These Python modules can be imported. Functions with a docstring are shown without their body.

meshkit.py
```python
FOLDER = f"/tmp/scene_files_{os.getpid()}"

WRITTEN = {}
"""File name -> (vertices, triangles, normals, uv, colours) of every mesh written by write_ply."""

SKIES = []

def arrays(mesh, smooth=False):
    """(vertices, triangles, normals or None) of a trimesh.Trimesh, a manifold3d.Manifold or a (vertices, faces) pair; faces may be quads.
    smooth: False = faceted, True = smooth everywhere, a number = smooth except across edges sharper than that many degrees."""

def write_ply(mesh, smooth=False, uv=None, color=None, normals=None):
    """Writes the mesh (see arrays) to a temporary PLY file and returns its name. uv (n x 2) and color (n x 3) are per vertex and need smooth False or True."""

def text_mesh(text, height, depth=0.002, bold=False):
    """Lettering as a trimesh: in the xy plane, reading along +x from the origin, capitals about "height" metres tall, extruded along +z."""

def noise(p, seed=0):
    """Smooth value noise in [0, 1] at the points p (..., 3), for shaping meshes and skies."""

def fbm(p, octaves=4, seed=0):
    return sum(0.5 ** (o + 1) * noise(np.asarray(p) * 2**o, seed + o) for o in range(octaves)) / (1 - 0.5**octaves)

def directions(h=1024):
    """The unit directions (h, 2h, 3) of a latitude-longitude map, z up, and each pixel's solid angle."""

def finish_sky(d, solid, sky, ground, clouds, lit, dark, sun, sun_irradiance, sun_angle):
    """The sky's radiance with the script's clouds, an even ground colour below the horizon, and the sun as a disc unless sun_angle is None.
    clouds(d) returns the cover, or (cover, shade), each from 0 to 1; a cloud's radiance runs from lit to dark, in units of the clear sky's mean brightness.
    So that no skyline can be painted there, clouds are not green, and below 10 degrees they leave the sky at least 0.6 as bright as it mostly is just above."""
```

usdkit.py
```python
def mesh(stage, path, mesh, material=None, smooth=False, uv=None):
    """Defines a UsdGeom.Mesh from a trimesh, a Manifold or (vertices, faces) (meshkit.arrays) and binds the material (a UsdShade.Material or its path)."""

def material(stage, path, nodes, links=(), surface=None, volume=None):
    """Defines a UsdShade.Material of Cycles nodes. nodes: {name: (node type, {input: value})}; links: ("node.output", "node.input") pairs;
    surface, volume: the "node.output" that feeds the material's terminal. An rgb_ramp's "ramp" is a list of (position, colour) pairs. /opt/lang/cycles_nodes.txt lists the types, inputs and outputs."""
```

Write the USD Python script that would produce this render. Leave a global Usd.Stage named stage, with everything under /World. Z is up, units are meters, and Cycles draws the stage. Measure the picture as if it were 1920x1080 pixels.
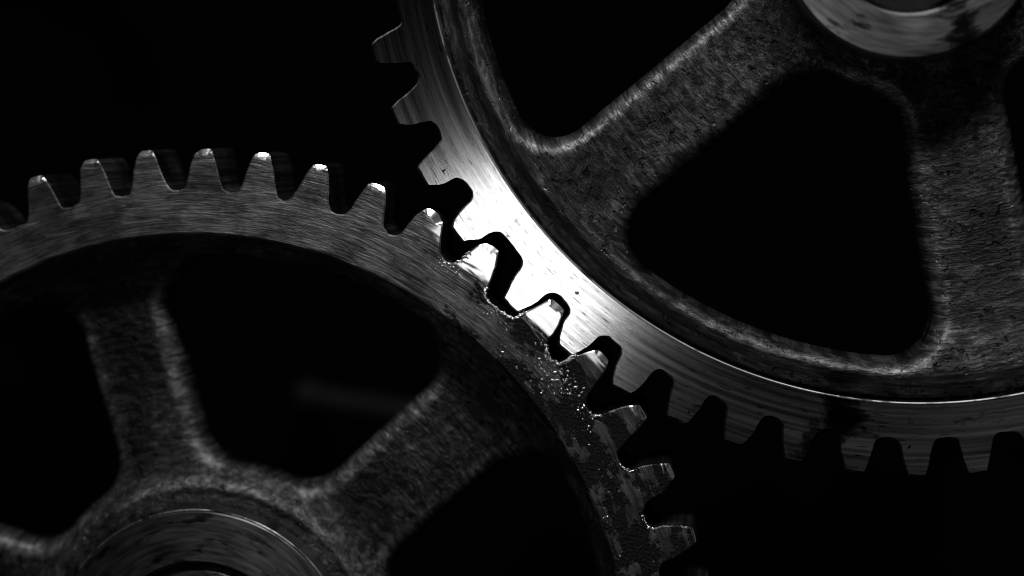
import math, random
import numpy as np
import trimesh
import shapely
from shapely.geometry import Polygon, Point, LineString
from scipy.spatial import cKDTree
import usdkit
import meshkit
from pxr import Usd, UsdGeom, UsdLux, UsdShade, Gf, Sdf, Vt

stage = Usd.Stage.CreateInMemory()
UsdGeom.SetStageUpAxis(stage, UsdGeom.Tokens.z)
UsdGeom.SetStageMetersPerUnit(stage, 1.0)
UsdGeom.Xform.Define(stage, '/World')
random.seed(7)
rng = np.random.default_rng(7)

# ------------------------------------------------------------------ camera
# Everything is measured in gear units: the upper gear's tip radius is 10 units, 1 unit = 3 cm.
S = 0.03
ZU = 0.90                                        # height of the upper gear's axle above the origin
CAM = np.array([-3.0777, -34.2636, -3.9672])     # in gear units from the upper gear's axle
RIGHT = np.array([0.99302, 0.11797, 0.0])
UP = np.array([-0.00939, 0.0790, 0.99683])
FWD = np.array([-0.1176, 0.98987, -0.07956])
FPX = 3600.0                                     # focal length in pixels of a 1920 wide picture

def world(u):                                    # gear units (x, y depth, z) -> metres
    return np.asarray(u, float) * S + np.array([0, 0, ZU])

def matrix(pos, right, up, back):
    m = Gf.Matrix4d(1.0)
    for i, v in enumerate((right, up, back, pos)):
        m.SetRow(i, Gf.Vec4d(*map(float, v), 1.0 if i == 3 else 0.0))
    return m

def on_plane(px, y=0.0):
    """Points of the photograph (1920 x 1080 pixels) as points x, z of the plane at depth y, where that part of the gear stands."""
    px = np.asarray(px, float).reshape(-1, 2)
    d = FWD + ((px[:, :1] - 960) / FPX) * RIGHT - ((px[:, 1:] - 540) / FPX) * UP
    t = (y - CAM[1]) / d[:, 1]
    return (CAM + d * t[:, None])[:, [0, 2]]

M2 = on_plane([(1010, 500)])[0]
MESH = np.array([M2[0], 0.0, M2[1]])             # where the teeth mesh: the focus
cam = UsdGeom.Camera.Define(stage, '/World/camera')
cam.AddTransformOp().Set(matrix(world(CAM), RIGHT, UP, -FWD))
cam.CreateHorizontalApertureAttr(36.0)
cam.CreateVerticalApertureAttr(20.25)
cam.CreateFocalLengthAttr(FPX * 36.0 / 1920.0)
cam.CreateFStopAttr(2.0)
cam.CreateFocusDistanceAttr(float((MESH - CAM) @ FWD * S))
cam.CreateClippingRangeAttr(Gf.Vec2f(0.05, 100.0))
cam.CreateExposureAttr(0.0)

# ------------------------------------------------------------------ lamps
def lamp(name, pos, target, w, h, intensity, roll=0.0):
    pos, target = np.asarray(pos, float), np.asarray(target, float)
    back = pos - target
    back /= np.linalg.norm(back)
    right = np.cross([0, 0, 1.0], back)
    right /= np.linalg.norm(right)
    up = np.cross(back, right)
    c, s = math.cos(roll), math.sin(roll)
    right, up = c * right + s * up, -s * right + c * up
    l = UsdLux.RectLight.Define(stage, '/World/' + name)
    l.AddTransformOp().Set(matrix(world(pos), right, up, back))
    l.CreateWidthAttr(w * S)
    l.CreateHeightAttr(h * S)
    l.CreateIntensityAttr(intensity)
    l.CreateColorAttr(Gf.Vec3f(1, 1, 1))
    return l

GLARE = np.array([*on_plane([(992, 482)])[0]])   # where the lamp mirrors in the tooth ring
mirror = np.array([2 * GLARE[0] - CAM[0], CAM[1], 2 * GLARE[1] - CAM[2]])
lamp('key_lamp', mirror, MESH, 4.8, 6.4, 7.0, math.radians(40))
lamp('top_lamp', [-4.5, -17.0, 24.0], [-5.0, 0.5, -6.5], 24.0, 4.5, 30.0)

# ------------------------------------------------------------------ materials
LOOKS = '/World/Looks'
CU = world([0, 0, 0])
L2 = np.array([-13.02155, -13.77826])
CL = world([L2[0], 0, L2[1]])

def polar(c):
    """Nodes that give radius, angle and the in-plane vector about an axle at c (gear units)."""
    n = {
        'geo': ('geometry', {}),
        'map': ('mapping', {'mapping_type': 'point', 'location': tuple(-np.asarray(c) / S), 'scale': (1 / S,) * 3}),
        'sep': ('separate_xyz', {}),
        'xx': ('math', {'math_type': 'multiply'}), 'zz': ('math', {'math_type': 'multiply'}),
        'rr': ('math', {'math_type': 'add'}), 'rad': ('math', {'math_type': 'sqrt'}),
        'ang': ('math', {'math_type': 'arctan2'}),
        'tan': ('combine_xyz', {'y': 0.0}),
    }
    l = [('geo.position', 'map.vector'), ('map.vector', 'sep.vector'), ('sep.x', 'xx.value1'), ('sep.x', 'xx.value2'),
         ('sep.z', 'zz.value1'), ('sep.z', 'zz.value2'), ('xx.value', 'rr.value1'), ('zz.value', 'rr.value2'), ('rr.value', 'rad.value1'),
         ('sep.z', 'ang.value1'), ('sep.x', 'ang.value2'), ('sep.x', 'tan.x'), ('sep.z', 'tan.z')]
    return n, l

def streak(n, l, name, fr, fa, detail=3.0, rough=0.6, seed=0.0, dist=0.0):
    """Noise drawn out round the axle: fr cells per unit of radius, fa cells per radian."""
    n[name + 'r'] = ('math', {'math_type': 'multiply', 'value2': fr})
    n[name + 'a'] = ('math', {'math_type': 'multiply', 'value2': fa})
    n[name + 'v'] = ('combine_xyz', {'z': seed})
    n[name] = ('noise_texture', {'scale': 1.0, 'detail': detail, 'roughness': rough, 'distortion': dist})
    l += [('rad.value', name + 'r.value1'), ('ang.value', name + 'a.value1'), (name + 'r.value', name + 'v.x'), (name + 'a.value', name + 'v.y'),
          (name + 'v.vector', name + '.vector')]

def ramp(n, l, name, src, stops):
    n[name] = ('rgb_ramp', {'ramp': [(a, (b, b, b)) for a, b in stops]})
    l.append((src, name + '.fac'))

def blotch(n, l, name, scale, detail=4.0, rough=0.6, off=(0, 0, 0)):
    n[name + 'm'] = ('mapping', {'mapping_type': 'point', 'location': off, 'scale': (1, 1, 1)})
    n[name] = ('noise_texture', {'scale': scale, 'detail': detail, 'roughness': rough})
    l += [('map.vector', name + 'm.vector'), (name + 'm.vector', name + '.vector')]

def brushed(name, c, colour=(0.50, 0.74), rough=(0.16, 0.24), aniso=0.85, stain=0.62, bump=0.00007, fr=34, seed=0.0, stain_colour=0.015, scratch=0.325, patch=None, blot=(1.6, 9.0)):
    """Turned steel: fine marks round the axle, short dark scratches, pits and oil stains."""
    n, l = polar(c)
    streak(n, l, 's1', fr, 3.5, 2.0, 0.55, seed)
    streak(n, l, 's2', fr * 0.35, 2.0, 2.0, 0.5, seed + 5)
    streak(n, l, 's3', fr * 1.1, 26.0, 1.0, 0.5, seed + 11)
    blotch(n, l, 'b0', 0.45, 3.0, 0.5, (seed, 7, 1))
    streak(n, l, 'b1', blot[0], blot[1], 5.0, 0.62, seed + 2)
    blotch(n, l, 'b2', 5.5, 2.0, 0.5, (seed, 1, 4))
    ramp(n, l, 'col', 's1.fac', [(0.3, colour[0]), (0.66, colour[1])])
    ramp(n, l, 'rgh', 's2.fac', [(0.3, rough[0]), (0.7, rough[1])])
    n['pa'] = ('math', {'math_type': 'subtract', 'value2': math.radians(patch[0] if patch else 0)})
    n['pb'] = ('math', {'math_type': 'absolute'})
    n['pc'] = ('map_range', {'from_min': 0.0, 'from_max': math.radians(patch[1] if patch else 1), 'to_min': 0.2 if patch else 0.0, 'to_max': 0.0, 'clamp': True})
    n['pd'] = ('math', {'math_type': 'add'})
    l += [('ang.value', 'pa.value1'), ('pa.value', 'pb.value1'), ('pb.value', 'pc.value'), ('b1.fac', 'pd.value1'), ('pc.result', 'pd.value2')]
    ramp(n, l, 'stn', 'pd.value', [(stain, 0.0), (stain + 0.05, 0.75), (stain + 0.13, 1.0)])
    ramp(n, l, 'pit', 'b2.fac', [(0.735, 0.0), (0.76, 1.0)])
    n['sc0'] = ('math', {'math_type': 'multiply_add', 'value2': 0.22})
    n['scr'] = ('map_range', {'from_min': scratch + 0.09, 'from_max': scratch + 0.12, 'to_min': 0.9, 'to_max': 0.0, 'clamp': True})
    n['ms'] = ('mix', {'mix_type': 'mix', 'color2': (0.04,) * 3})
    n['mx'] = ('mix', {'mix_type': 'mix', 'color2': (stain_colour,) * 3})
    n['mp'] = ('mix', {'mix_type': 'mix', 'color2': (0.03,) * 3})
    n['hs'] = ('math', {'math_type': 'multiply_add', 'value2': 0.6})
    n['bmp'] = ('bump', {'strength': 1.0, 'distance': bump, 'use_object_space': False})
    n['p'] = ('principled_bsdf', {'metallic': 1.0, 'anisotropic': aniso})
    l += [('b0.fac', 'sc0.value1'), ('s3.fac', 'sc0.value3'), ('sc0.value', 'scr.value'),
          ('col.color', 'ms.color1'), ('scr.result', 'ms.fac'), ('ms.color', 'mx.color1'), ('stn.color', 'mx.fac'), ('mx.color', 'mp.color1'), ('pit.color', 'mp.fac'),
          ('mp.color', 'p.base_color'), ('rgh.color', 'p.roughness'),
          ('s1.fac', 'hs.value1'), ('s2.fac', 'hs.value3'), ('hs.value', 'bmp.height'), ('bmp.normal', 'p.normal'), ('tan.vector', 'p.tangent')]
    return usdkit.material(stage, f'{LOOKS}/{name}', n, l, surface='p.BSDF')

def worn(name, c, r_tip):
    """Rough machined iron: tooth tips worn bright, with glare at the mesh painted in, black oil creeping over the rim on one side."""
    n, l = polar(c)
    streak(n, l, 's1', 10, 13.0, 5.0, 0.68, 2.0, 0.7)
    streak(n, l, 's3', 40, 8.0, 3.0, 0.7, 9.0)
    blotch(n, l, 'b1', 1.3, 5.0, 0.65, (2, 2, 2))
    streak(n, l, 'b3', 2.2, 9.0, 5.0, 0.65, 4.0)
    blotch(n, l, 'b4', 17.0, 2.0, 0.5, (6, 2, 2))
    # tip wear, widened at the mesh where glare is put into the colour
    n['da'] = ('math', {'math_type': 'subtract', 'value2': math.radians(50.0)})
    n['da1'] = ('math', {'math_type': 'absolute'})
    n['mesh_glare'] = ('map_range', {'from_min': math.radians(6.5), 'from_max': math.radians(14.0), 'to_min': 0.24, 'to_max': -0.33, 'clamp': True})
    n['wear0'] = ('math', {'math_type': 'multiply_add', 'value2': 0.9})
    n['wear1'] = ('math', {'math_type': 'add'})
    n['wear'] = ('map_range', {'from_min': r_tip + 0.10, 'from_max': r_tip + 0.26, 'to_min': 0.0, 'to_max': 1.0, 'clamp': True})
    l += [('ang.value', 'da.value1'), ('da.value', 'da1.value1'), ('da1.value', 'mesh_glare.value'), ('s1.fac', 'wear0.value1'), ('mesh_glare.result', 'wear0.value3'),
          ('wear0.value', 'wear1.value1'), ('rad.value', 'wear1.value2'), ('wear1.value', 'wear.value')]
    # oil: on the lower right of the rim
    n['oa'] = ('map_range', {'from_min': math.radians(60.0), 'from_max': math.radians(46.0), 'to_min': -0.25, 'to_max': 0.0, 'clamp': True})
    n['os'] = ('math', {'math_type': 'add'})
    n['oil0'] = ('map_range', {'from_min': 0.455, 'from_max': 0.50, 'to_min': 0.0, 'to_max': 1.0, 'clamp': True})
    n['oil'] = ('math', {'math_type': 'multiply', 'use_clamp': True})
    n['dry'] = ('math', {'math_type': 'subtract', 'value1': 1.0, 'use_clamp': True})
    n['osp'] = ('math', {'math_type': 'multiply_add', 'value2': -0.42, 'value3': 0.5})
    l += [('ang.value', 'oa.value'), ('oa.result', 'os.value1'), ('b3.fac', 'os.value2'), ('os.value', 'oil0.value'), ('oil0.result', 'oil.value1'), ('wear.result', 'dry.value2'), ('dry.value', 'oil.value2'), ('oil.value', 'osp.value1'), ('osp.value', 'p.specular_ior_level')]
    ramp(n, l, 'col', 's1.fac', [(0.3, 0.04), (0.65, 0.22)])
    ramp(n, l, 'drk', 'b1.fac', [(0.42, 1.0), (0.60, 0.4)])
    n['c1'] = ('mix', {'mix_type': 'multiply', 'fac': 1.0})
    n['c2'] = ('mix', {'mix_type': 'mix', 'color2': (0.6,) * 3})
    n['c3'] = ('mix', {'mix_type': 'mix', 'color2': (0.012,) * 3})
    n['r2'] = ('mix', {'mix_type': 'mix', 'color1': (0.5,) * 3, 'color2': (0.24,) * 3})
    n['r3'] = ('mix', {'mix_type': 'mix', 'color2': (0.22,) * 3})
    n['hs'] = ('math', {'math_type': 'multiply_add', 'value2': 0.35})
    n['hb'] = ('mix_float', {'use_clamp': False})
    n['bd'] = ('map_range', {'from_min': 0.0, 'from_max': 1.0, 'to_min': 1.0, 'to_max': 0.07, 'clamp': True})
    n['bmp'] = ('bump', {'distance': 0.0010})
    n['mt'] = ('math', {'math_type': 'multiply_add', 'value2': -0.85, 'value3': 0.85})
    n['p'] = ('principled_bsdf', {})
    l += [('col.color', 'c1.color1'), ('drk.color', 'c1.color2'), ('c1.color', 'c2.color1'), ('wear.result', 'c2.fac'),
          ('c2.color', 'c3.color1'), ('oil.value', 'c3.fac'), ('c3.color', 'p.base_color'),
          ('wear.result', 'r2.fac'), ('r2.color', 'r3.color1'), ('oil.value', 'r3.fac'), ('r3.color', 'p.roughness'),
          ('oil.value', 'mt.value1'), ('mt.value', 'p.metallic'),
          ('s3.fac', 'hs.value1'), ('s1.fac', 'hs.value3'), ('hs.value', 'hb.a'), ('b4.fac', 'hb.b'), ('oil.value', 'hb.fac'), ('hb.result', 'bmp.height'),
          ('wear.result', 'bd.value'), ('bd.result', 'bmp.strength'), ('bmp.normal', 'p.normal')]
    return usdkit.material(stage, f'{LOOKS}/{name}', n, l, surface='p.BSDF')

def cast(name, c, colour=(0.010, 0.062), rough=0.33, bump=0.0024, seed=0.0, gain=1.5):
    """Dark oily sand-cast iron with a coarse skin."""
    n, l = polar(c)
    streak(n, l, 's1', 6.5, 11.0, 6.0, 0.66, seed, 1.2)
    streak(n, l, 's2', 17, 27.0, 4.0, 0.6, seed + 3, 1.0)
    blotch(n, l, 'b3', 7.0, 3.0, 0.55, (seed, 9, 3))
    blotch(n, l, 'b1', 0.8, 4.0, 0.6, (seed, 0, 3))
    blotch(n, l, 'b2', 30.0, 3.0, 0.6, (seed, 5, 3))
    n['mx'] = ('math', {'math_type': 'multiply_add', 'value2': 0.6})
    n['half'] = ('math', {'math_type': 'multiply', 'value2': 0.4})
    ramp(n, l, 'col', 'mx.value', [(0.43, colour[0] * 0.5), (0.50, (colour[0] + colour[1]) * 0.35), (0.57, colour[1] * 1.3)])
    ramp(n, l, 'drk', 'b1.fac', [(0.38, 0.08), (0.50, 0.65), (0.62, 1.35)])
    n['c1'] = ('mix', {'mix_type': 'multiply', 'fac': 1.0})
    n['hole'] = ('map_range', {'from_min': 0.62, 'from_max': 0.72, 'to_min': 0.0, 'to_max': -0.9, 'clamp': True})
    n['hs1'] = ('math', {'math_type': 'add'})
    l += [('b3.fac', 'hole.value'), ('hole.result', 'hs1.value1'), ('hs.value', 'hs1.value2')]
    n['hs'] = ('math', {'math_type': 'multiply_add', 'value2': 0.14})
    n['bmp'] = ('bump', {'strength': 1.0, 'distance': bump})
    ramp(n, l, 'rgh', 's2.fac', [(0.35, rough + 0.15), (0.65, rough - 0.08)])
    n['p'] = ('principled_bsdf', {'metallic': 0.4, 'specular_ior_level': 0.5})
    n['rub_lit'] = ('attribute', {'attribute': 'rubbed_lit'})
    n['cr'] = ('mix', {'mix_type': 'mix'})
    n['gain'] = ('mix', {'mix_type': 'multiply', 'fac': 1.0, 'color2': (gain,) * 3})
    n['lift'] = ('mix', {'mix_type': 'add', 'fac': 1.0, 'color2': (0.012 * gain,) * 3})  # light catching edges and ridges is put into the colour here
    n['rgm'] = ('mix', {'mix_type': 'mix', 'color2': (0.30,) * 3})
    n['bs'] = ('math', {'math_type': 'multiply_add', 'value2': -0.62, 'value3': 1.0})
    l += [('rub_lit.fac', 'cr.fac'), ('c1.color', 'cr.color1'), ('col.color', 'gain.color1'), ('gain.color', 'lift.color1'), ('lift.color', 'cr.color2'), ('cr.color', 'p.base_color'),
          ('rgh.color', 'rgm.color1'), ('rub_lit.fac', 'rgm.fac'), ('rgm.color', 'p.roughness'), ('rub_lit.fac', 'bs.value1'), ('bs.value', 'bmp.strength')]
    l += [('s1.fac', 'mx.value1'), ('s2.fac', 'half.value1'), ('half.value', 'mx.value3'),
          ('col.color', 'c1.color1'), ('drk.color', 'c1.color2'), ('b2.fac', 'hs.value1'), ('mx.value', 'hs.value3'),
          ('hs1.value', 'bmp.height'), ('bmp.normal', 'p.normal')]
    return usdkit.material(stage, f'{LOOKS}/{name}', n, l, surface='p.BSDF')

def plain(name, colour, rough, metallic=0.0, bump_scale=60.0, bump=0.0002, spec=0.5):
    n = {'geo': ('geometry', {}), 'no': ('noise_texture', {'scale': bump_scale, 'detail': 4.0}), 'bmp': ('bump', {'strength': 1.0, 'distance': bump}),
         'col': ('rgb_ramp', {'ramp': [(0.3, (colour * 0.6,) * 3), (0.7, (colour * 1.3,) * 3)]}),
         'p': ('principled_bsdf', {'roughness': rough, 'metallic': metallic, 'specular_ior_level': spec})}
    l = [('geo.position', 'no.vector'), ('no.fac', 'bmp.height'), ('bmp.normal', 'p.normal'), ('no.fac', 'col.fac'), ('col.color', 'p.base_color')]
    return usdkit.material(stage, f'{LOOKS}/{name}', n, l, surface='p.BSDF')

M_RING = brushed('turned_steel', CU, patch=(-98.5, 6.0))
M_HUB = brushed('turned_hub_steel', CU, colour=(0.12, 0.30), rough=(0.34, 0.44), aniso=0.5, stain=0.60, patch=(-72.0, 14.0), fr=14, seed=8.0, scratch=0.0, blot=(4.5, 2.6))
M_WORN = worn('worn_iron', CL, 9.46 - 0.02)
M_BOSS = brushed('dull_boss_steel', CL, colour=(0.06, 0.20), rough=(0.38, 0.5), aniso=0.4, stain=0.56, fr=14, seed=3.0, bump=0.0002, scratch=0.0, blot=(5.0, 3.0))
M_CASTU = cast('cast_iron_upper', CU, seed=1.0)
M_CASTL = cast('cast_iron_lower', CL, colour=(0.008, 0.046), seed=12.0, gain=3.0)
M_BRIGHT = plain('bright_metal', 0.75, 0.22, 1.0)  # for burrs, and for chips standing in for oil glints
M_LIP = brushed('lip_steel', CU, colour=(0.25, 0.55), rough=(0.36, 0.48), aniso=0.0, fr=40, seed=31.0, stain=0.55)
M_DARK = plain('black_axle', 0.05, 0.4, 0.9)
M_WALL = plain('black_wall', 0.003, 0.9, 0.0, 4.0, 0.001, 0.03)
M_FLANK = cast('shaded_flank_iron', CL, colour=(0.006, 0.03), rough=0.40, bump=0.0004, seed=30.0)  # shade on the lower tooth flanks put into the colour
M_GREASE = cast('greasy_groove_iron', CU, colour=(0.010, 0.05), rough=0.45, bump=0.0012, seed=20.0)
M_ROD = plain('grey_rod', 0.012, 0.7, 0.0, spec=0.12)

# ------------------------------------------------------------------ helpers
NAMES = set()

def numbered(parent, name):
    k, path = 0, f'{parent}/{name}'
    while path in NAMES:
        k += 1
        path = f'{parent}/{name}_{k:03d}'
    NAMES.add(path)
    return path

def keys(prim, **kw):
    for k, v in kw.items():
        if v:
            prim.SetCustomDataByKey(k, v)
    return prim

def thing(name, label, category, loc):
    x = UsdGeom.Xform.Define(stage, numbered('/World', name))
    x.AddTranslateOp().Set(Gf.Vec3d(*map(float, loc)))
    keys(x.GetPrim(), label=label, category=category)
    return x

def put(name, mesh, mat, parent, smooth=False, **kw):
    p = usdkit.mesh(stage, numbered(str(parent.GetPath()), name), mesh, mat, smooth=smooth)
    keys(p.GetPrim(), **kw)
    return p

def put_normals(name, v, f, nrm, mat, parent, edge=None, **kw):
    m = UsdGeom.Mesh.Define(stage, numbered(str(parent.GetPath()), name))
    m.CreatePointsAttr(Vt.Vec3fArray.FromNumpy(np.ascontiguousarray(v, np.float32)))
    m.CreateFaceVertexCountsAttr(Vt.IntArray.FromNumpy(np.full(len(f), 3, np.int32)))
    m.CreateFaceVertexIndicesAttr(Vt.IntArray.FromNumpy(np.ascontiguousarray(f, np.int32).ravel()))
    m.CreateSubdivisionSchemeAttr('none')
    m.CreateNormalsAttr(Vt.Vec3fArray.FromNumpy(np.ascontiguousarray(nrm, np.float32)))
    m.SetNormalsInterpolation('vertex')
    if edge is not None:                            # how far the skin is smoothed and edge light painted in
        UsdGeom.PrimvarsAPI(m).CreatePrimvar('rubbed_lit', Sdf.ValueTypeNames.FloatArray, 'vertex').Set(Vt.FloatArray.FromNumpy(np.ascontiguousarray(edge, np.float32)))
    UsdShade.MaterialBindingAPI.Apply(m.GetPrim()).Bind(mat)
    keys(m.GetPrim(), **kw)
    return m

def xyz(q, y):                                   # plane x, z (units) + depth -> local metres
    q = np.asarray(q, float).reshape(-1, 2)
    return np.stack([q[:, 0], np.broadcast_to(y, len(q)), q[:, 1]], 1) * S

def lathe(profile, seg=360, centre=(0, 0), closed=True):
    """Turns (radius, depth) points about the axle. Listed so that the outside is on the left going along the profile from the front's inside outwards."""
    pr = np.asarray(profile, float)
    a = np.linspace(0, 2 * np.pi, seg, endpoint=False)
    n = len(pr)
    v = np.stack([pr[None, :, 0] * np.cos(a)[:, None] + centre[0], np.broadcast_to(pr[None, :, 1], (seg, n)), pr[None, :, 0] * np.sin(a)[:, None] + centre[1]], -1).reshape(-1, 3) * S
    f = []
    last = n if closed else n - 1
    i = np.arange(seg)
    for j in range(last):
        k = (j + 1) % n
        p00, p01, p10, p11 = i * n + j, i * n + k, ((i + 1) % seg) * n + j, ((i + 1) % seg) * n + k
        f += [np.stack([p00, p01, p11], 1), np.stack([p00, p11, p10], 1)]
    m = trimesh.Trimesh(v, np.vstack(f), process=True)
    m.update_faces(m.nondegenerate_faces())
    if m.is_watertight:
        m.fix_normals()
    return m

# ------------------------------------------------------------------ teeth
# Outlines of the teeth as they stand (each is worn differently), from root to root, measured in the photograph on the plane of the gear's face.
U_TEETH = [
 [(742,3),(747,20),(752,38),(750,46),(740,53),(723,62),(707,72),(695,83),(698,100),(703,115),(710,121),(740,122),(767,119),(773,121),(779,132)],
 [(779,132),(784,146),(781,158),(763,175),(747,187),(732,203),(738,219),(745,235),(772,237),(797,231),(808,229),(818,237),(824,250)],
 [(824,250),(827,262),(822,268),(813,280),(797,295),(780,315),(790,332),(800,350),(822,350),(833,348),(845,342),(853,336),(863,337),(873,345)],
 [(873,345),(883,357),(885,368),(882,377),(872,385),(858,400),(850,413),(845,427),(856,442),(868,457),(878,453),(900,451),(910,445),(920,439),(930,436),(940,438),(953,453)],
 [(953,453),(967,472),(977,483),(979,493),(975,502),(967,513),(958,527),(952,542),(947,553),(943,561),(955,574),(968,587),(980,583),(998,575),(1010,568),(1018,560),(1028,553),(1040,552),(1050,557)],
 [(1050,557),(1060,568),(1067,578),(1067,587),(1063,592),(1055,603),(1051,618),(1048,633),(1046,647),(1059,658),(1072,669),(1087,662),(1103,652),(1115,643),(1123,633),(1132,631),(1142,633)],
 [(1142,633),(1152,643),(1163,652),(1164,660),(1160,672),(1153,683),(1149,703),(1147,723),(1164,733),(1182,742),(1197,732),(1212,717),(1222,703),(1228,697),(1237,694),(1245,697)],
 [(1245,697),(1257,707),(1262,712),(1262,720),(1257,735),(1252,758),(1249,780),(1267,789),(1285,798),(1300,787),(1313,770),(1322,755),(1330,745),(1338,743),(1352,752)],
 [(1352,752),(1362,758),(1363,768),(1358,790),(1357,810),(1357,828),(1373,833),(1390,838),(1403,828),(1415,813),(1423,798),(1432,785),(1443,781),(1457,785)],
 [(1457,785),(1467,793),(1467,803),(1466,820),(1468,843),(1472,861),(1489,866),(1505,870),(1513,857),(1522,840),(1530,820),(1537,810),(1547,807),(1558,807)],
 [(1558,807),(1567,810),(1572,818),(1574,840),(1580,867),(1585,882),(1603,886),(1622,888),(1630,870),(1638,845),(1643,828),(1652,823),(1667,822)],
 [(1667,822),(1682,825),(1688,837),(1692,862),(1698,882),(1703,894),(1720,895),(1737,895),(1743,875),(1748,853),(1752,833),(1757,825),(1777,822)],
 [(1777,822),(1795,824),(1798,837),(1805,862),(1812,880),(1817,891),(1835,889),(1853,887),(1858,862),(1862,837),(1865,820),(1873,813),(1890,812)],
]
L_TEETH = [
 [(33,424),(50,418),(53,402),(52,377),(51,355),(54,335),(66,330),(79,329),(90,342),(100,360),(110,378),(117,391),(133,389)],
 [(133,389),(148,380),(151,360),(149,340),(150,318),(156,302),(167,299),(180,298),(188,308),(198,327),(208,353),(215,367),(228,369)],
 [(228,369),(244,365),(248,343),(250,318),(255,296),(263,283),(274,282),(285,282),(292,294),(300,318),(311,343),(321,356),(335,357)],
 [(335,357),(347,353),(351,335),(357,305),(363,289),(375,280),(386,279),(396,281),(401,295),(406,312),(412,335),(417,355),(430,361)],
 [(430,361),(446,360),(454,345),(462,322),(472,297),(480,287),(494,287),(506,289),(509,303),(513,323),(516,350),(520,371),(533,377)],
 [(533,377),(547,371),(558,353),(570,333),(580,318),(588,308),(600,309),(612,312),(616,327),(617,350),(616,380),(620,396),(632,402)],
 [(632,402),(647,402),(657,393),(667,375),(683,353),(693,342),(706,345),(719,350),(724,363),(724,380),(720,405),(719,425),(728,439)],
 [(728,439),(742,442),(753,437),(765,420),(778,405),(790,396),(801,390),(812,395),(822,402),(829,418),(829,433),(826,455),(826,476),(836,490)],
 [(836,490),(846,494),(857,492),(868,482),(880,472),(893,462),(905,456),(914,457),(925,463),(934,471),(933,484),(930,500),(923,520),(917,535),(913,545),(912,556),(920,567),(935,580)],
 [(935,580),(952,592),(963,596),(973,593),(984,585),(1001,577),(1019,567),(1034,560),(1045,570),(1056,581),(1055,594),(1051,601),(1046,613),(1038,627),(1030,635),(1025,647),(1027,661),(1033,674)],
 [(1033,674),(1046,680),(1060,677),(1069,671),(1084,666),(1102,660),(1120,656),(1131,666),(1141,678),(1135,693),(1127,707),(1115,723),(1103,740),(1099,752),(1101,765),(1111,777)],
 [(1111,777),(1126,778),(1147,770),(1167,763),(1184,760),(1198,760),(1206,772),(1213,784),(1202,800),(1183,820),(1167,838),(1157,848),(1158,858),(1165,873)],
 [(1165,873),(1177,882),(1186,881),(1200,875),(1220,871),(1240,869),(1254,869),(1260,881),(1265,894),(1255,910),(1243,925),(1223,936),(1208,949),(1206,965),(1214,984)],
 [(1214,984),(1224,991),(1240,986),(1263,985),(1282,986),(1297,989),(1302,1002),(1306,1017),(1290,1032),(1265,1047),(1243,1056),(1235,1067),(1237,1083)],
]

def resample(q, step):
    s = np.r_[0, np.cumsum(np.hypot(*np.diff(q, axis=0).T))]
    n = max(int(round(s[-1] / step)), 4)
    t = np.linspace(0, s[-1], n + 1)
    return np.stack([np.interp(t, s, q[:, 0]), np.interp(t, s, q[:, 1])], 1)

def soften(q, corner, rounds=2):
    """Rounds the corners of an open line a little (corner: how much of a step each pass takes)."""
    q = q.copy()
    for _ in range(rounds):
        q[1:-1] = (1 - corner) * q[1:-1] + corner * 0.5 * (q[:-2] + q[2:])
    return q

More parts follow.
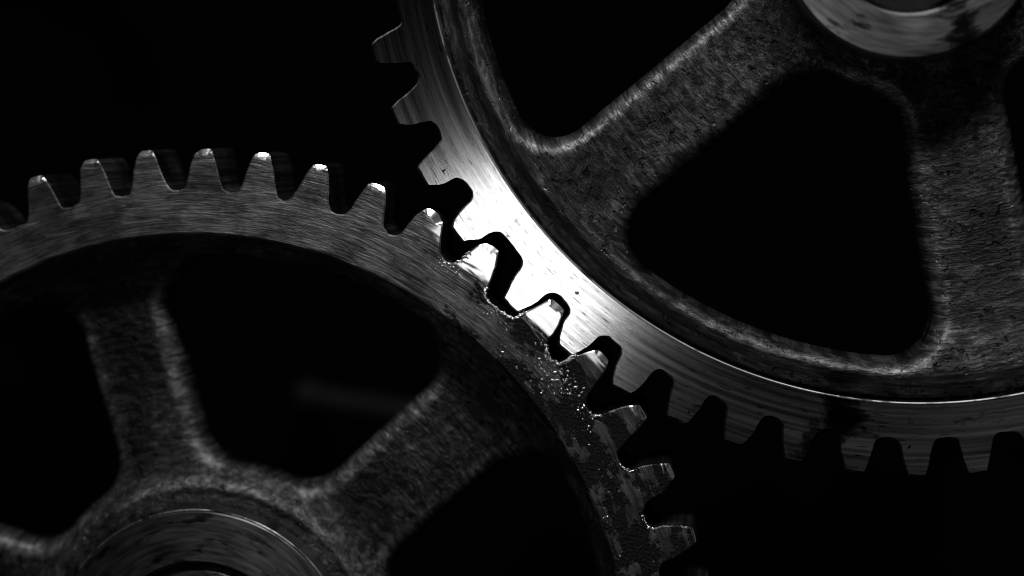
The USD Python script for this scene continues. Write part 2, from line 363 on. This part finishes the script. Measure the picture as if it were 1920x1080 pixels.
def tooth_lines(teeth, centre):
    """Traced outlines as lines about the axle, clockwise or anticlockwise as traced, plus even teeth for the part of the wheel out of the picture."""
    lines = [on_plane(t) - centre for t in teeth]
    ang = lambda q: np.arctan2(q[..., 1], q[..., 0])
    a0, a1 = ang(lines[0][0]), ang(lines[-1][-1])
    direction = np.sign(np.sin(ang(lines[1][0]) - a0))
    rest = (2 * np.pi - (direction * (a1 - a0)) % (2 * np.pi))
    mean = np.mean([(direction * (ang(l[-1]) - ang(l[0]))) % (2 * np.pi) for l in lines])
    n = int(round(rest / mean))
    model = lines[len(lines) - 2]
    ma, mr = direction * (np.unwrap(ang(model)) - ang(model)[0]), np.hypot(*model.T)
    ma = ma / ma[-1]
    r0, r1 = np.hypot(*lines[-1][-1]), np.hypot(*lines[0][0])
    end = (mr[0] + mr[-1]) / 2
    for i in range(n):
        lo, hi = (r0 if i == 0 else end), (r1 if i == n - 1 else end)
        r = mr + (lo - mr[0]) * np.clip(1 - ma * 4, 0, 1) + (hi - mr[-1]) * np.clip(ma * 4 - 3, 0, 1)
        a = a1 + direction * (i + ma) * rest / n
        lines.append(np.stack([r * np.cos(a), r * np.sin(a)], 1))
    return lines, direction

def tooth_mesh(line, r_base, depth, bevel, tip_bevel, r_tip, rounding=0.35, slope=0.6, nick=0.018):
    """One tooth: chamfered face, flanks, back, and its foot down to the circle r_base."""
    q = soften(resample(line, 0.03), rounding, 2)
    jit = np.stack([meshkit.fbm(np.c_[q * 7.0, np.full(len(q), k)], 3, 40) - 0.5 for k in (0.0, 9.0)], 1)
    q[1:-1] += nick * jit[1:-1]                       # worn, nicked outline
    a0, a1 = np.arctan2(q[0, 1], q[0, 0]), np.arctan2(q[-1, 1], q[-1, 0])
    da = (a1 - a0 + np.pi) % (2 * np.pi) - np.pi
    t = np.gradient(q, axis=0)
    t /= np.linalg.norm(t, axis=1, keepdims=True)
    nrm = np.stack([-t[:, 1], t[:, 0]], 1)
    inward = -np.sign(np.sum(nrm[len(q) // 2] * q[len(q) // 2]))
    nrm *= inward
    r = np.hypot(*q.T)
    b = bevel + (tip_bevel - bevel) * np.clip((r - (r_tip - 0.16)) / 0.08, 0, 1)
    # a chamfered tip keeps its flanks sharp: only points whose normal is nearly radial get the wide chamfer
    radial = np.abs(np.sum(nrm * q, axis=1)) / r
    b = bevel + (b - bevel) * np.clip((radial - 0.55) / 0.2, 0, 1)
    b[1:-1] = (b[:-2] + 2 * b[1:-1] + b[2:]) / 4
    wob = 0.35 * (meshkit.noise(np.c_[q * 6.0, np.zeros(len(q))], 3) - 0.5)
    b = np.maximum(b * (1 + wob), 0.008)
    qi = q + nrm * b[:, None]
    qi[0], qi[-1] = q[0] * (1 - b[0] / r[0]), q[-1] * (1 - b[-1] / r[-1])
    foot_a = np.linspace(0, da, 9) + a0
    foot = np.stack([r_base * np.cos(foot_a), r_base * np.sin(foot_a)], 1)
    n, k = len(q), 9
    V = np.vstack([xyz(qi, 0.0), xyz(q, b * slope), xyz(q, depth), xyz(foot, 0.0), xyz(foot, depth)])
    F = []
    i = np.arange(n - 1)
    for lo, hi in ((0, n), (n, 2 * n)):
        F += [np.stack([lo + i, hi + i, hi + i + 1], 1), np.stack([lo + i, hi + i + 1, lo + i + 1], 1)]
    j = 3 * n + np.arange(k - 1)
    F += [np.stack([j, j + 1, j + k + 1], 1), np.stack([j, j + k + 1, j + k], 1)]
    for e, fo in ((0, 3 * n), (n - 1, 3 * n + k - 1)):
        F += [np.array([[e, n + e, fo], [n + e, 2 * n + e, fo], [2 * n + e, fo + k, fo]])]
    F = np.vstack(F)
    for ring_q, ring_i in ((np.vstack([qi, foot[::-1]]), np.r_[np.arange(n), 3 * n + np.arange(k)[::-1]]),
                           (np.vstack([q, foot[::-1]]), np.r_[2 * n + np.arange(n), 3 * n + k + np.arange(k)[::-1]])):
        poly = Polygon(ring_q)
        vv, ff = trimesh.creation.triangulate_polygon(poly, engine='earcut')
        d, idx = cKDTree(ring_q).query(vv)
        F = np.vstack([F, ring_i[idx][ff]])
    m = trimesh.Trimesh(V, F, process=False)
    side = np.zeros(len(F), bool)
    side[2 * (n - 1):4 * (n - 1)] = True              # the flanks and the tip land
    m.merge_vertices()
    m.fix_normals()
    out = []
    for keep in (~side, side):
        p = m.submesh([np.nonzero(keep)[0]], append=True, repair=False)
        out.append(p)
    return out

# ------------------------------------------------------------------ cast wheel: rim, spokes and hub flange
def windows(axes, halves, r_in, r_out, fillet, grow=0.0):
    """The openings between the spokes: ring sectors with rounded corners."""
    disc = Point(0, 0).buffer(r_out, 128).difference(Point(0, 0).buffer(r_in, 128))
    arms = []
    for a, half in zip(axes, halves):
        c, s = math.cos(a), math.sin(a)
        arms.append(Polygon([(c * 1 - s * half, s * 1 + c * half), (c * 12 - s * (half + grow), s * 12 + c * (half + grow)),
                             (c * 12 + s * (half + grow), s * 12 - c * (half + grow)), (c * 1 + s * half, s * 1 - c * half)]))
    open_ = disc.difference(shapely.union_all(arms))
    return [g.buffer(-fillet, 32).buffer(fillet, 32) for g in open_.geoms]

def wheel(wins, r_max, r_min, profile, edge_r, h, rough, seed):
    """Front of the casting as a fine sheet: depth by radius, rounded over at the openings, with a cast skin; returns sheet and boundary data."""
    n = int(r_max / h) + 2
    ii, jj = np.meshgrid(np.arange(-n, n + 1), np.arange(-int(n * 1.16), int(n * 1.16) + 1), indexing='ij')
    pts = np.stack([(ii + 0.5 * (jj % 2)) * h, jj * h * math.sqrt(3) / 2], -1)
    W, H = ii.shape
    P = pts.reshape(-1, 2)
    ring = [np.asarray(shapely.segmentize(w.exterior, 0.012).coords)[:-1] for w in wins]
    aa = np.linspace(0, 2 * np.pi, int(2 * np.pi * r_max / 0.012), endpoint=False)
    outer = np.stack([np.cos(aa), np.sin(aa)], 1)
    edges = np.vstack(ring + [outer * r_max, outer * r_min])
    wtree, etree = cKDTree(np.vstack(ring)), cKDTree(edges)
    r = np.hypot(*P.T)
    inside = (r < r_max) & (r > r_min) & (np.abs(r) > 0)
    allw = shapely.union_all(wins)
    shapely.prepare(allw)
    inside &= ~shapely.contains_xy(allw, P[:, 0], P[:, 1])
    d, idx = etree.query(P, distance_upper_bound=h * 0.6)
    snap = np.isfinite(d) & (d < h * 0.52)
    P[snap] = edges[idx[snap]]
    ok = inside | snap
    ids = np.arange(W * H).reshape(W, H)
    a, b = ids[:-1, :-1], ids[1:, :-1]
    c, d2 = ids[:-1, 1:], ids[1:, 1:]
    odd = (jj[:-1, :-1] % 2) == 1
    t1 = np.where(odd[..., None], np.stack([a, b, d2], -1), np.stack([a, b, c], -1)).reshape(-1, 3)
    t2 = np.where(odd[..., None], np.stack([a, d2, c], -1), np.stack([b, d2, c], -1)).reshape(-1, 3)
    T = np.vstack([t1, t2])
    T = T[ok[T].all(1)]
    cen = P[T].mean(1)
    rc = np.hypot(*cen.T)
    keep = (rc < r_max) & (rc > r_min) & ~shapely.contains_xy(allw, cen[:, 0], cen[:, 1])
    T = T[keep]
    used, inv = np.unique(T, return_inverse=True)
    P, T = P[used], inv.reshape(-1, 3)
    area = np.cross(P[T[:, 1]] - P[T[:, 0]], P[T[:, 2]] - P[T[:, 0]])
    T = T[np.abs(area) > 1e-9]
    r = np.hypot(*P.T)
    dw, _ = wtree.query(P)
    y = np.interp(r, profile[:, 0], profile[:, 1])
    e = np.clip(1 - dw / edge_r, 0, 1)
    y = y + edge_r * (1 - np.sqrt(np.clip(1 - e * e, 0, 1)))
    q3 = np.c_[P, np.full(len(P), seed * 1.0)]
    ang = np.arctan2(P[:, 1], P[:, 0])
    po = np.c_[r * 5.0, ang * 14.0, np.full(len(P), seed)]
    fade = np.clip((r_max - 0.12 - r) / 0.2, 0, 1)
    y = y - fade * (rough * 2.4 * (meshkit.fbm(q3 * 0.8, 2, seed) - 0.5) + rough * 1.0 * (meshkit.fbm(po, 4, seed + 9) - 0.5) + rough * 0.7 * (meshkit.fbm(q3 * 8.0, 3, seed + 4) - 0.5)
                  - rough * 3.0 * np.clip(meshkit.fbm(q3 * 3.1, 2, seed + 21) - 0.70, 0, 1))
    return P, y, T, dw

def wheel_parts(P, y, T, rub_lit, back, axes, r_spoke_in, r_spoke_out, mat, parent, names, r_groove=99.0, groove_mat=None):
    V = np.stack([P[:, 0], y, P[:, 1]], 1) * S
    tri = T.copy()
    nn = np.cross(V[tri[:, 1]] - V[tri[:, 0]], V[tri[:, 2]] - V[tri[:, 0]])
    flip = nn[:, 1] > 0
    tri[flip] = tri[flip][:, [0, 2, 1]]
    # walls of the openings and the back
    e = np.vstack([tri[:, [0, 1]], tri[:, [1, 2]], tri[:, [2, 0]]])
    es = np.sort(e, axis=1)
    _, first, count = np.unique(es, axis=0, return_index=True, return_counts=True)
    be = e[first[count == 1]]
    n = len(P)
    steps = 3
    VV, FF, EE = [V], [tri], [rub_lit]
    owner = [np.arange(len(tri))]
    rim_ids, rinv = np.unique(be, return_inverse=True)
    rinv = rinv.reshape(-1, 2)
    prev = rim_ids
    off = n
    for k in range(1, steps + 1):
        lay = V[rim_ids].copy()
        lay[:, 1] = V[rim_ids, 1] + (back * S - V[rim_ids, 1]) * k / steps
        VV.append(lay)
        EE.append(rub_lit[rim_ids] * 0.0)
        cur = off + np.arange(len(rim_ids))
        off += len(rim_ids)
        a, b = prev[rinv[:, 0]], prev[rinv[:, 1]]
        a2, b2 = cur[rinv[:, 0]], cur[rinv[:, 1]]
        FF += [np.stack([b, a, a2], 1), np.stack([b, a2, b2], 1)]
        prev = cur
    V, F, E = np.vstack(VV), np.vstack(FF), np.concatenate(EE)
    fn = np.cross(V[F[:, 1]] - V[F[:, 0]], V[F[:, 2]] - V[F[:, 0]])
    N = np.zeros_like(V)
    for k in range(3):
        np.add.at(N, F[:, k], fn)
    N /= np.maximum(np.linalg.norm(N, axis=1, keepdims=True), 1e-12)
    cen = V[F].mean(1) / S
    rc, ac = np.hypot(cen[:, 0], cen[:, 2]), np.arctan2(cen[:, 2], cen[:, 0])
    da = np.abs((ac[:, None] - np.asarray(axes)[None] + np.pi) % (2 * np.pi) - np.pi)
    which = np.where(rc > r_groove, -3, np.where(rc > r_spoke_out, -1, np.where(rc < r_spoke_in, -2, da.argmin(1))))
    for code, nm in [(-1, names[0])] + [(i, names[1]) for i in range(len(axes))] + [(-2, names[2])] + ([(-3, 'rim_groove')] if groove_mat else []):
        f = F[which == code]
        u, inv = np.unique(f, return_inverse=True)
        put_normals(nm, V[u], inv.reshape(-1, 3), N[u], groove_mat if code == -3 else mat, parent, E[u])

# ------------------------------------------------------------------ the two gears
T_U, T_L = 1.4, 1.5
gear_u = thing('spoked_gear', 'bright turned steel spoked gear at upper right, its brushed tooth ring glaring white', 'gear', CU)
gear_l = thing('spoked_gear', 'dark worn iron spoked gear at lower left, oily rim with added bright chips for oil glints', 'gear', CL)

lines_u, dir_u = tooth_lines(U_TEETH, np.zeros(2))
lines_l, dir_l = tooth_lines(L_TEETH, L2)
RB_U, RB_L = 9.18, 8.62
for ln in lines_u:
    face, flank = tooth_mesh(ln, RB_U, T_U, 0.03, 0.045, 10.0)
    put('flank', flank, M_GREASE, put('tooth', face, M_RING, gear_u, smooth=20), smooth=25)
for ln in lines_l:
    face, flank = tooth_mesh(ln, RB_L, T_L, 0.026, 0.12, 9.46)
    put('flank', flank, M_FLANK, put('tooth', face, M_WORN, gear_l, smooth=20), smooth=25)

put('tooth_ring', lathe([(8.72, 0.0), (RB_U, 0.0), (RB_U, T_U), (8.69, T_U), (8.69, 0.03)], 720), M_RING, gear_u, smooth=25)
put('ring_lip', lathe([(8.705 + 0.026 * math.cos(t), 0.018 + 0.026 * math.sin(t)) for t in np.linspace(0, 2 * np.pi, 10, endpoint=False)], 720), M_LIP, gear_u, smooth=60)
put('tooth_ring', lathe([(8.03, 0.0), (RB_L, 0.0), (RB_L, T_L), (7.96, T_L), (7.97, 0.06), (7.99, 0.025)], 720), M_WORN, gear_l, smooth=25)

ax_u = [math.radians(a) for a in (40.0, 100.0, 160.0, 220.0, 280.7, 340.0)]
ax_l = [math.radians(a) for a in (42.4, 104.8, 163.5, 223, 283, 343)]
win_u = windows(ax_u, [0.86, 0.86, 0.86, 0.86, 0.93, 0.86], 3.3, 8.02, 0.78, 0.08)
win_l = windows(ax_l, [0.94, 0.85, 0.85, 0.85, 0.85, 0.85], 3.62, 7.52, 0.92, 0.10)
prof_u = np.array([(0, .75), (2.9, .75), (3.2, .62), (6.6, .50), (7.4, .34), (7.9, .17), (8.12, .11), (8.25, .12), (8.36, .22), (8.44, .42), (8.5, .5), (8.7, .5)])
prof_l = np.array([(0, .34), (2.95, .36), (3.08, .40), (3.22, .36), (3.36, .46), (3.52, .74), (3.8, .84), (6.0, .80), (7.6, .82), (7.9, .86), (8.0, .86)])
H = 0.046
P, y, T, dw = wheel(win_u, 8.69, 1.5, prof_u, 0.36, H, 0.036, 3)
def rubbed_lit(P, dw, ridges, r_end=99.0):  # smoother edges and ridges, also lightened as if lit
    r = np.hypot(*P.T)
    patchy = 0.55 + 0.9 * (meshkit.fbm(np.c_[P * 1.1, np.full(len(P), 4.0)], 3, 17) - 0.35)
    e = np.exp(-((dw - 0.17) / 0.13) ** 2)
    e = e * np.clip((r_end - r) / 0.6, 0, 1)
    for at, wide, amount in ridges:
        e = np.maximum(e, amount * np.exp(-((r - at) / wide) ** 2))
    return np.clip(e * patchy * 1.5, 0, 1)

wheel_parts(P, y, T, rubbed_lit(P, dw, [(8.22, 0.14, 0.7)]), 1.35, ax_u, 3.2, 7.35, M_CASTU, gear_u, ('inner_rim', 'spoke', 'hub_flange'), 8.37, M_GREASE)
P, y, T, dw = wheel(win_l, 7.98, 1.7, prof_l, 0.36, H, 0.045, 5)
wheel_parts(P, y, T, rubbed_lit(P, dw, [(3.32, 0.22, 0.6)], 7.2), 1.45, ax_l, 3.6, 7.2, M_CASTL, gear_l, ('inner_rim', 'spoke', 'hub_flange'))

# hubs
HC = on_plane([(1707, -131)], -0.55)[0]
put('hub', lathe([(1.40, -0.48), (1.46, -0.55), (1.95, -0.55), (2.14, -0.52), (2.20, -0.45), (2.24, 1.5), (1.40, 1.5)], 240, HC), M_HUB, gear_u, smooth=25)
put('shaft', lathe([(0.0, -0.25), (1.30, -0.25), (1.38, -0.17), (1.38, 2.2), (0.0, 2.2)], 180, HC), M_DARK, gear_u, smooth=25)
LC = np.array([0.04, 0.02])
put('hub', lathe([(1.86, -0.03), (1.92, -0.12), (2.82, -0.12), (2.87, -0.06), (2.92, 1.6), (1.80, 1.6)], 240, LC), M_BOSS, gear_l, smooth=25)
put('hub_lip', lathe([(2.862 + 0.024 * math.cos(t), -0.078 + 0.024 * math.sin(t)) for t in np.linspace(0, 2 * np.pi, 10, endpoint=False)], 240, LC), M_LIP, gear_l, smooth=60)
put('shaft', lathe([(0.0, -0.02), (1.70, -0.02), (1.79, 0.07), (1.79, 2.4), (0.0, 2.4)], 180, LC), M_BOSS, gear_l, smooth=25)

# added bright metal chips that stand in for glints on oil beads
def chips(points, r_lo, r_hi, y):
    """Crumbs for oil glints and burrs: irregular little lumps, mostly tiny."""
    base = trimesh.creation.icosphere(1)
    out = []
    for q in points:
        m = base.copy()
        m.vertices *= (1 + rng.uniform(-0.35, 0.35, (len(m.vertices), 1)))
        r = r_lo + (r_hi - r_lo) * rng.random() ** 3
        m.apply_scale([r * rng.uniform(0.8, 1.5), r * 0.6, r * rng.uniform(0.6, 1.0)])
        m.apply_transform(trimesh.transformations.rotation_matrix(math.radians(35) + rng.normal(0, 0.5), [0, 1, 0]))
        m.apply_translation([q[0], y, q[1]])
        m.apply_scale(S)
        out.append(m)
    return trimesh.util.concatenate(out)

def spots(line_px, spread, n, centre, y=0.0):
    """n points scattered about a line of the photograph, as plane points about the axle."""
    q = resample(on_plane(line_px, y), 0.01)
    p = q[rng.integers(0, len(q), n)]
    return p + rng.normal(0, spread, (n, 2)) - centre

clumps = []
for line, spread, n in [([(1015, 650), (1030, 700), (1075, 720)], 0.17, 120), ([(1030, 690), (1095, 740), (1105, 800)], 0.09, 90),
                        ([(955, 600), (930, 640), (985, 700), (1010, 760)], 0.07, 30), ([(1085, 790), (1120, 900), (1150, 1060)], 0.12, 45),
                        ([(810, 470), (830, 500), (870, 505)], 0.05, 30), ([(905, 530), (912, 570), (940, 590), (975, 600)], 0.04, 50)]:
    seeds = spots(line, spread, max(n // 3, 3), L2)
    clumps.append(seeds[rng.integers(0, len(seeds), n)] + rng.normal(0, 0.09, (n, 2)))
pts = np.vstack(clumps)
solid = shapely.union_all([Polygon(np.vstack([l, l[::-1] * 0.8])).buffer(0) for l in lines_l]).union(Point(0, 0).buffer(RB_L + 0.02, 128)).difference(Point(0, 0).buffer(8.04, 128)).buffer(-0.03)
pts = pts[shapely.contains_xy(solid, pts[:, 0], pts[:, 1])]
put('oil_glints', chips(pts, 0.007, 0.032, 0.002), M_BRIGHT, gear_l, smooth=True, kind='stuff')
# rolled, torn burrs along the roots of the teeth in mesh
for line, n in [([(911, 540), (909, 558), (918, 570), (934, 582), (951, 594), (963, 598), (975, 595), (984, 587)], 230),
                ([(1023, 648), (1025, 662), (1032, 676), (1046, 683), (1061, 680), (1072, 672), (1085, 668)], 190),
                ([(1098, 765), (1110, 780), (1127, 781)], 60), ([(1163, 874), (1176, 884), (1187, 884)], 50), ([(1205, 966), (1213, 986), (1224, 994)], 40),
                ([(857, 495), (868, 485), (880, 475)], 60), ([(828, 488), (838, 495), (848, 497)], 30)]:
    put('burr', chips(spots(line, 0.012, n, L2), 0.008, 0.040, 0.012), M_BRIGHT, gear_l, smooth=True)

# ------------------------------------------------------------------ behind the gears
wall = trimesh.creation.box([4.0, 0.05, 3.0])
wall.apply_translation(world([-5, 45, -5]))
w = usdkit.mesh(stage, '/World/backdrop', wall, M_WALL)
keys(w.GetPrim(), kind='structure', label='black unlit wall far behind the two gears', category='wall')

RC = on_plane([(572, 742)], 16.0)[0]
RE = on_plane([(860, 790)], 16.0)[0]
rod_d = np.array([RE[0] - RC[0], 0.0, RE[1] - RC[1]])
rod = thing('steel_rod', 'dim blurred steel rod behind the lower left gear, seen between two spokes', 'rod', world([RC[0], 16.0, RC[1]]))
ln = float(np.linalg.norm(rod_d)) + 3.0
bar = lathe([(0, 0), (0.30, 0), (0.34, 0.05), (0.34, ln), (0, ln)], 48)
cap = lathe([(0, -0.3), (0.26, -0.28), (0.42, -0.12), (0.44, 0.05), (0.44, 0.32), (0, 0.32)], 48)
R = trimesh.geometry.align_vectors([0, 1, 0], rod_d / np.linalg.norm(rod_d))
for m_, nm in ((bar, 'bar'), (cap, 'end_cap')):
    m_.apply_transform(R)
    put(nm, m_, M_ROD, rod, smooth=30)
